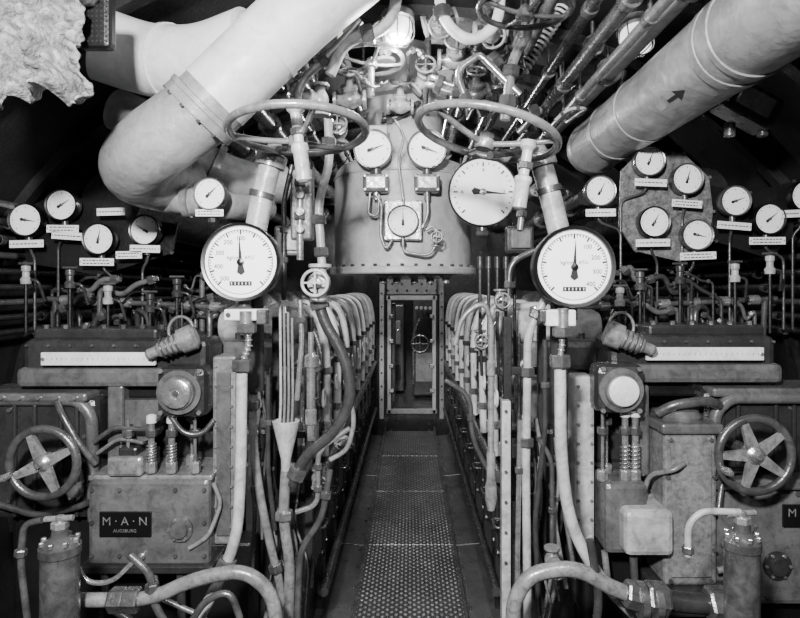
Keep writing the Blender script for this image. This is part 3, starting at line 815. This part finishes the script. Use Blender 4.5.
# hanging cloth top-left
C = Station(1.6)
b = B('canvas_lagging_cloth'); nx, nz = 110, 100; vs = []; fs = []
for j in range(nz+1):
    for i in range(nx+1):
        u = i/nx; w_ = j/nz
        gx = -30+u*(112+5*math.sin(w_*9)+3*math.sin(w_*23)-14*max(0, w_-.75))
        bot = 100+7*math.sin(u*7)+3*math.sin(u*23+1)+2*math.sin(u*41)
        gy = -25+w_*(bot+25)
        fold = .030*math.sin(u*20+w_*6+math.sin(w_*5)*2.2)+.020*math.sin(w_*15+u*13+math.sin(u*9))+.012*math.sin(u*43+w_*31)+.006*math.sin(w_*67-u*35)
        p = C(gx, gy); bulge = -.08*math.sin(min(1, u*1.05)*math.pi)*math.sin(min(1, w_+.15)*math.pi*.8)
        vs.append((p.x, 1.63+fold+bulge, p.z))
for j in range(nz):
    for i in range(nx): k = j*(nx+1)+i; fs.append([k, k+1, k+nx+2, k+nx+1])
b.add(vs, fs, CLOTH, True); o = b.done()
md = o.modifiers.new('thickness', 'SOLIDIFY'); md.thickness = .006
b = B('perforated_strainer_pouch')
p = Station(1.7)(97, 20); b.box(p, (.095, .05, .17), VDARK, .03)
for i in range(7):
    for j in range(11): b.cyl(p+V((-.038+i*.0127, -.024, -.07+j*.014)), (0, -1, 0), .003, .003, DARK, 6)
b.done()

# ------------------------------------------------------------------ OVERHEAD CLUTTER (centre)
Cc = Station(2.3)
pipe('return_bend_pipe', [Cc(437, -25), Cc(443, 22), Cc(470, 44), Cc(498, 26), Cc(502, -25)], .021, CREAM, .16, [(0, .8)])
pipe('overhead_branch_pipe', [Cc(330, 75), Cc(345, 40), Cc(390, 30), Cc(400, -20)], .022, LIGHT, .1, [(1, .5)])
pipe('overhead_branch_pipe', [Cc(505, 120), Cc(512, 60), Cc(530, 30), Cc(528, -20)], .02, PIPE, .1, [(0, .3), (0, .8)])
pipe('overhead_branch_pipe', [Cc(300, 150), Cc(296, 85), Cc(330, 55), Cc(360, 20)], .016, PIPE, .08, [(0, .3), (1, .8)])
pipe('overhead_branch_pipe', [Cc(470, 110), Cc(455, 70), Cc(480, 55), Cc(485, 60), Cc(520, 95)], .014, STEEL, .06, [(0, .3)])
q = Station(2.6)
b = B('coiled_cable')
pa, pb = q(520, 72), q(566, 2); d = pb-pa
b.spring(pa, pb, .03, .006, CREAM, 16); b.tube([pa-d*.1, pb+d*.05], .014, DPIPE); b.done()
for gx, gy, yy, ax, up, sc, m in ((350, 100, 2.6, (1, 0, 0), (0, -.6, .8), 1.0, PIPE), (320, 100, 2.4, (0, 0, 1), (-.8, -.6, 0), .9, LIGHT), (385, 45, 2.65, (0, 0, 1), (0, -1, 0), 1.1, LIGHT),
        (455, 60, 2.65, (1, 0, 0), (0, -1, .3), 1.1, PIPE), (425, 80, 2.9, (1, 0, 1), (0, -1, .3), 1.0, LIGHT), (500, 75, 2.6, (0, 0, 1), (.5, -1, 0), 1.0, GUN), (475, 95, 2.6, (1, 0, .3), (0, -.7, .7), .9, GUN),
        (300, 62, 2.5, (1, 0, .3), (0, -.7, .7), 1.0, GUN), (440, 22, 2.45, (1, 0, .3), (0, -.7, -.4), 1.0, PIPE), (490, 32, 2.5, (1, 0, .0), (0, -.7, -.4), 1.0, LIGHT), (340, 130, 2.7, (0, 0, 1), (0, -1, 0), .9, PIPE),
        (320, 283, 2.0, (0, 0, 1), (0, -1, 0), .9, LIGHT), (317, 478, 2.1, (0, 0, 1), (.3, -1, 0), .5, PIPE), (344, 440, 2.3, (1, 0, 0), (0, -1, 0), .5, PIPE), (500, 300, 2.3, (0, 0, 1), (0, -1, 0), .6, PIPE), (480, 340, 2.5, (0, 0, 1), (0, -1, 0), .6, PIPE), (552, 560, 1.9, (0, 0, 1), (0, -1, 0), .6, PIPE)):
    valve(Station(yy)(gx, gy), ax, sc, up, m, m)
for i in range(60):
    yy = random.uniform(2.4, 4.4); q = Station(yy)
    gx = random.uniform(285, 600); gy = random.uniform(-10, 125)
    k = random.choice([-1, 1]); L = random.uniform(15, 45)
    rr_, mm_, a1, a2, a3 = random.choice([.007, .01, .014, .02]), random.choice([PIPE, STEEL, LIGHT, GUN, DPIPE, DARK]), random.uniform(-8, 12), random.uniform(0, 20), random.uniform(.2, .6)
    p0 = q(gx, gy); p1 = q(gx+k*L*.4, gy-a1); p2 = q(gx+k*L, gy-a2)
    if max(math.hypot(p.x, p.z-HC) for p in (p0, p1, p2)) > 2.1: continue
    p3 = p2+V((0, a3, .03)); top = HC+math.sqrt(2.2**2-p2.x**2)
    pipe('overhead_small_pipe', [p0, p1, p2, p3, V((p2.x, p3.y+.08, top))], rr_, mm_, .05, [(0, .5), (1, .5)], seg=8)
for p, a in (((-.05, 2.5, 2.62), (0, -.2, -1)), ((.86, 2.3, 2.5), (0, -.3, -1)), ((0.05, 4.6, 2.6), (0, 0, -1))):
    b = B('caged_bulkhead_lamp'); a = V(a)
    b.lathe(p, a, [(0, 0), (.07, 0), (.07, .03), (.055, .035)], PIPE, 24)
    b.lathe(p, a, [(.055, .035), (.06, .07), (.05, .11), (.025, .13), (0, .135)], LAMPG, 24)
    x, y, aa = basis(a)
    for k in range(4):
        d = x*math.cos(k*math.pi/4)+y*math.sin(k*math.pi/4)
        b.tube([V(p)+d*.066+aa*.03, V(p)+d*.07+aa*.11, V(p)+aa*.15, V(p)-d*.07+aa*.11, V(p)-d*.066+aa*.03], .003, STEEL, 6, .04)
    b.done()
Vs = Station(2.35)
pipe('vertical_riser_pipe', [Vs(322, 265), Vs(318, 200), Vs(330, 165), Vs(328, 120)], .017, LIGHT, .08, [(0, .2), (0, .7), (2, .5)])
pipe('vertical_riser_pipe', [Vs(300, 260), Vs(300, 150)], .014, PIPE, None, [(0, .4), (0, .7)])
pipe('vertical_riser_pipe', [Vs(284, 300), Vs(284, 200), Vs(292, 165)], .010, DPIPE, .04, [(0, .4), (0, .7)])
b = B('control_linkage_box'); pbox(b, Vs, 290, 168, 312, 240, 2.35, 2.42, MID, .01)
for k in range(4): b.cyl(Vs(301, 178+k*17, .0), (0, -1, 0), .018, .03, PIPE, 14)
b.done()
b = B('terminal_box'); pbox(b, Vs, 272, 225, 300, 255, 2.38, 2.44, PIPE, .01); pbox(b, Vs, 276, 229, 296, 250, 2.365, 2.38, LIGHT, .006); b.done()
b = B('terminal_box'); pbox(b, Vs, 508, 225, 536, 252, 2.38, 2.44, DARK, .01); pbox(b, Vs, 512, 229, 532, 248, 2.365, 2.38, MID, .006); b.done()
pipe('vertical_riser_pipe', [Vs(520, 230), Vs(524, 190), Vs(518, 150)], .012, PIPE, .05, [(0, .4)])
pipe('vertical_riser_pipe', [Vs(508, 300), Vs(510, 262), Vs(535, 250)], .012, GUN, .05, [(0, .4)])
b = B('cable_gland_bank')
for k in range(5):
    p = Vs(483+k*9, 268, .1); b.cyl(p, (0, 0, 1), .012, .05, DPIPE, 10); b.tube([p, p-V((0, 0, .25)), p-V((-.02, -.1, .45))], .007, DPIPE, 8)
b.done()

# ------------------------------------------------------------------ MIDDLE PIPES
A = Station(2.0)
pipe('lubricating_oil_pipe', [A(255, 345), A(252, 430), A(259, 490), A(270, 545), A(282, 590), A(283, 660)], .014, PIPE, .15, [(0, .1), (0, .7), (3, .5)])
for k in range(4): pipe('capillary_line', [A(280+k*4, 300+k*6), A(281+k*4, 400), A(279+k*4, 440)], .0045, random.choice([LIGHT, PIPE]), .05, seg=8)
b = B('drain_funnel')
p = A(286, 420); b.lathe(p, (0, 0, -1), [(.042, 0), (.046, .002), (.044, .01), (.017, .13), (.015, .2), (0, .2)], LIGHT, 24)
b.tube([A(286, 470), A(283, 520), A(290, 560), A(288, 650)], .018, PIPE); b.nut(A(284, 515), (0, 0, 1), .03, .03, STEEL); b.done()
b = B('injector_test_rod'); p = A(311, 440)
b.lathe(p, (0, 0, 1), [(0, 0), (.012, 0), (.014, .05), (.02, .055), (.02, .1), (.015, .105), (.015, .24), (.022, .245), (.022, .28), (.01, .29), (.01, .36), (0, .36)], STEEL, 16); b.done()
pipe('rubber_hose', [A(318, 298), A(324, 322), A(346, 358), A(352, 400), A(336, 432), A(305, 455), A(292, 485)], .019, DPIPE, .15, [(0, .2), (5, .6)])
pipe('drain_line', [A(350, 428), A(318, 450), A(318, 505), A(296, 512)], .009, STEEL, .04, [(1, .3), (1, .7)])
pipe('drain_line', [A(345, 380), A(355, 420), A(348, 450), A(330, 460)], .008, PIPE, .04)
pipe('drain_line', [A(300, 300), A(302, 340), A(297, 400)], .009, STEEL, .04, [(0, .5)])
pipe('drain_line', [A(268, 375), A(268, 470), A(275, 530)], .008, DPIPE, .04, [(0, .5)])
pipe('fuel_line', [A(330, 470), A(322, 520), A(300, 548), A(296, 650)], .011, GUN, .08, [(0, .5)])
pipe('lubricating_oil_pipe', [A(545, 300), A(528, 330), A(526, 470), A(528, 660)], .014, LIGHT, .06, [(0, .5), (1, .3), (1, .8)])
b = B('sounding_rod'); p = A(491, 330)
b.lathe(p, (0, 0, -1), [(0, -.02), (.01, -.02), (.01, .1), (.015, .105), (.015, .15), (.011, .155), (.011, .4), (.015, .41), (.015, .5), (.02, .52), (.021, .56), (.012, .6), (0, .6)], PIPE, 16); b.done()
b = B('guard_channel'); pbox(b, A, 501, 400, 510, 660, 1.98, 2.02, LIGHT, .004)
for k in range(6): b.nut(A(505, 410+k*30, -.022), (0, 1, 0), .006, .008, GUN)
b.done()
pipe('drain_line', [A(520, 420), A(518, 520), A(516, 660)], .009, STEEL, .04, [(0, .5)])
pipe('drain_line', [A(540, 440), A(552, 460), A(552, 560), A(560, 600)], .008, GUN, .04, [(1, .5)])
pipe('drain_line', [A(545, 340), A(545, 430), A(535, 520), A(540, 640)], .009, DPIPE, .04, [(0, .5)])
pipe('rubber_hose', [Station(2.3)(455, 345), Station(2.3)(462, 315), Station(2.3)(486, 300), Station(2.3)(492, 330)], .010, PIPE, .06)
pipe('fuel_line', [Station(2.3)(445, 380), Station(2.3)(470, 395), Station(2.3)(472, 440), Station(2.3)(488, 470)], .010, GUN, .06, [(1, .5)])
for k in range(24):
    sd = random.choice([-1, 1]); q = Station(random.uniform(2.05, 2.18))
    gx = (random.uniform(246, 305) if sd < 0 else random.uniform(512, 575)); gy = random.uniform(345, 520)
    pipe('small_oil_line', [q(gx, gy), q(gx+random.uniform(-8, 8), gy+40), q(gx+random.uniform(-14, 14), gy+80), q(gx+random.uniform(-14, 14), gy+150)], random.choice([.004, .005, .008]), random.choice([PIPE, GUN, DPIPE, STEEL, VDARK]), .05, [(0, .5), (1, .5)], seg=8)
for cols in ((262, 298, 280), (518, 556, 537)):
    b = B('pipe_support_frame')
    for gx in cols[:2]: b.box(A(gx, 470, .22), (.03, .03, 1.0), DARK, .004)
    for gy in (380, 450, 520): b.box(A(cols[2], gy, .22), (.16, .02, .03), DARK, .004)
    b.done()

# bottom foreground
Bt = Station(1.7)
pipe('cooling_water_hose', [Bt(78, 600), Bt(150, 600), Bt(195, 578), Bt(245, 570), Bt(272, 592), Bt(282, 660)], .020, PIPE, .16, [(0, .55), (0, .75)])
pipe('cooling_water_hose', [Bt(514, 680), Bt(513, 600), Bt(530, 574), Bt(575, 566), Bt(615, 590), Bt(645, 598)], .022, PIPE, .16, [(4, .6)])
pipe('cooling_water_hose', [Bt(645, 598), Bt(700, 604), Bt(735, 604)], .028, DARK, .1, [(0, .2), (1, .5)])
pipe('fuel_line', [Bt(130, 555), Bt(152, 575), Bt(152, 600), Bt(175, 640)], .011, GUN, .05, [(1, .5)])
pipe('fuel_line', [Bt(75, 560), Bt(85, 583), Bt(112, 583), Bt(135, 560)], .007, STEEL, .06)
pipe('fuel_line', [Bt(240, 618), Bt(230, 590), Bt(205, 600), Bt(180, 640)], .010, GUN, .06)
pipe('fuel_line', [Bt(590, 540), Bt(600, 600), Bt(590, 660)], .012, DPIPE, .06)
F6 = Station(1.6)
for gx, top, r in ((60, 540, .048), (742, 535, .044)):
    b = B('oil_filter_canister'); p = F6(gx, top)
    b.lathe(p, (0, 0, -1), [(0, -.03), (.02, -.03), (.022, -.01), (r*.8, 0), (r, .012), (r*1.08, .014), (r*1.08, .035), (r, .037), (r, .26), (0, .26)], GUN, 28)
    b.cyl(p+V((0, 0, .02)), (0, 0, 1), .012, .045, STEEL, 12)
    b.tube([p+V((-.04, 0, .055)), p+V((.035, 0, .06))], .008, PIPE, 10); b.nut(p+V((0, 0, .04)), (0, 0, 1), .022, .02, PIPE)
    for k in range(8):
        t = k*math.pi/4; b.nut(p+V((r*.9*math.cos(t), r*.9*math.sin(t), .0)), (0, 0, 1), .007, .012, STEEL)
    b.done()
pipe('filter_vent_pipe', [F6(740, 512), F6(702, 511), F6(688, 524), F6(688, 556)], .009, LIGHT, .05, [(2, .8)])
pipe('filter_vent_pipe', [F6(42, 520), F6(24, 524), F6(20, 560), F6(30, 640)], .009, GUN, .05, [(1, .8)])
b = B('flange_coupling'); p = Bt(648, 600); b.lathe(p, (1, 0, 0), [(0, -.03), (.05, -.03), (.05, -.01), (.035, -.008), (.035, .01), (.05, .012), (.05, .03), (0, .03)], GUN, 24); b.done()
b = B('engine_bed_frame')
for sx in (-1, 1):
    b.box((sx*.62, 2.3, -.1), (.5, .1, .2), VDARK, .02); b.box((sx*1.1, 2.38, .0), (.9, .1, .5), VDARK, .02)
b.done()

# ------------------------------------------------------------------ LIGHTS
def area(name, loc, tgt, size, e):
    l = bpy.data.lights.new(name, 'AREA'); l.energy = e; l.size = size
    o = bpy.data.objects.new(name, l); o.location = loc
    o.rotation_euler = (V(tgt)-V(loc)).to_track_quat('-Z', 'Y').to_euler(); scene.collection.objects.link(o)
def point(name, loc, e, r=.08):
    l = bpy.data.lights.new(name, 'POINT'); l.energy = e; l.shadow_soft_size = r
    o = bpy.data.objects.new(name, l); o.location = loc; scene.collection.objects.link(o)
area('flash_lamp', (-.3, -.2, 2.15), (0, 2.6, 1.45), .14, 165)
area('fill_light_starboard', (.75, .5, 2.3), (.7, 2.2, 1.0), .16, 14)  # added fill for the right engine front, no real fixture here
area('fill_light_port', (-.75, .5, 2.2), (-.8, 2.2, 1.0), .16, 10)  # weaker added fill on the left engine front, not a real lamp
point('aisle_fill_light', (0.05, 4.5, 2.3), 48, .05)  # fill added behind the trunk to brighten the cylinder rows and door end
point('overhead_lamp_mid', (-.05, 2.42, 2.44), 18, .05)
point('far_lamp', (-.1, 7.0, 2.0), 26)
w = bpy.data.worlds.new('world'); scene.world = w; w.use_nodes = True
w.node_tree.nodes['Background'].inputs[0].default_value = (.5, .5, .5, 1); w.node_tree.nodes['Background'].inputs[1].default_value = .3

# ------------------------------------------------------------------ CAMERA
cam = bpy.data.cameras.new('camera'); co = bpy.data.objects.new('camera', cam); scene.collection.objects.link(co)
cam.sensor_width = 36; cam.lens = 27; cam.shift_x = -.0125; cam.shift_y = -.03; cam.clip_start = .05
co.location = (0, 0, EYE); co.rotation_euler = (math.pi/2, 0, 0)
scene.camera = co
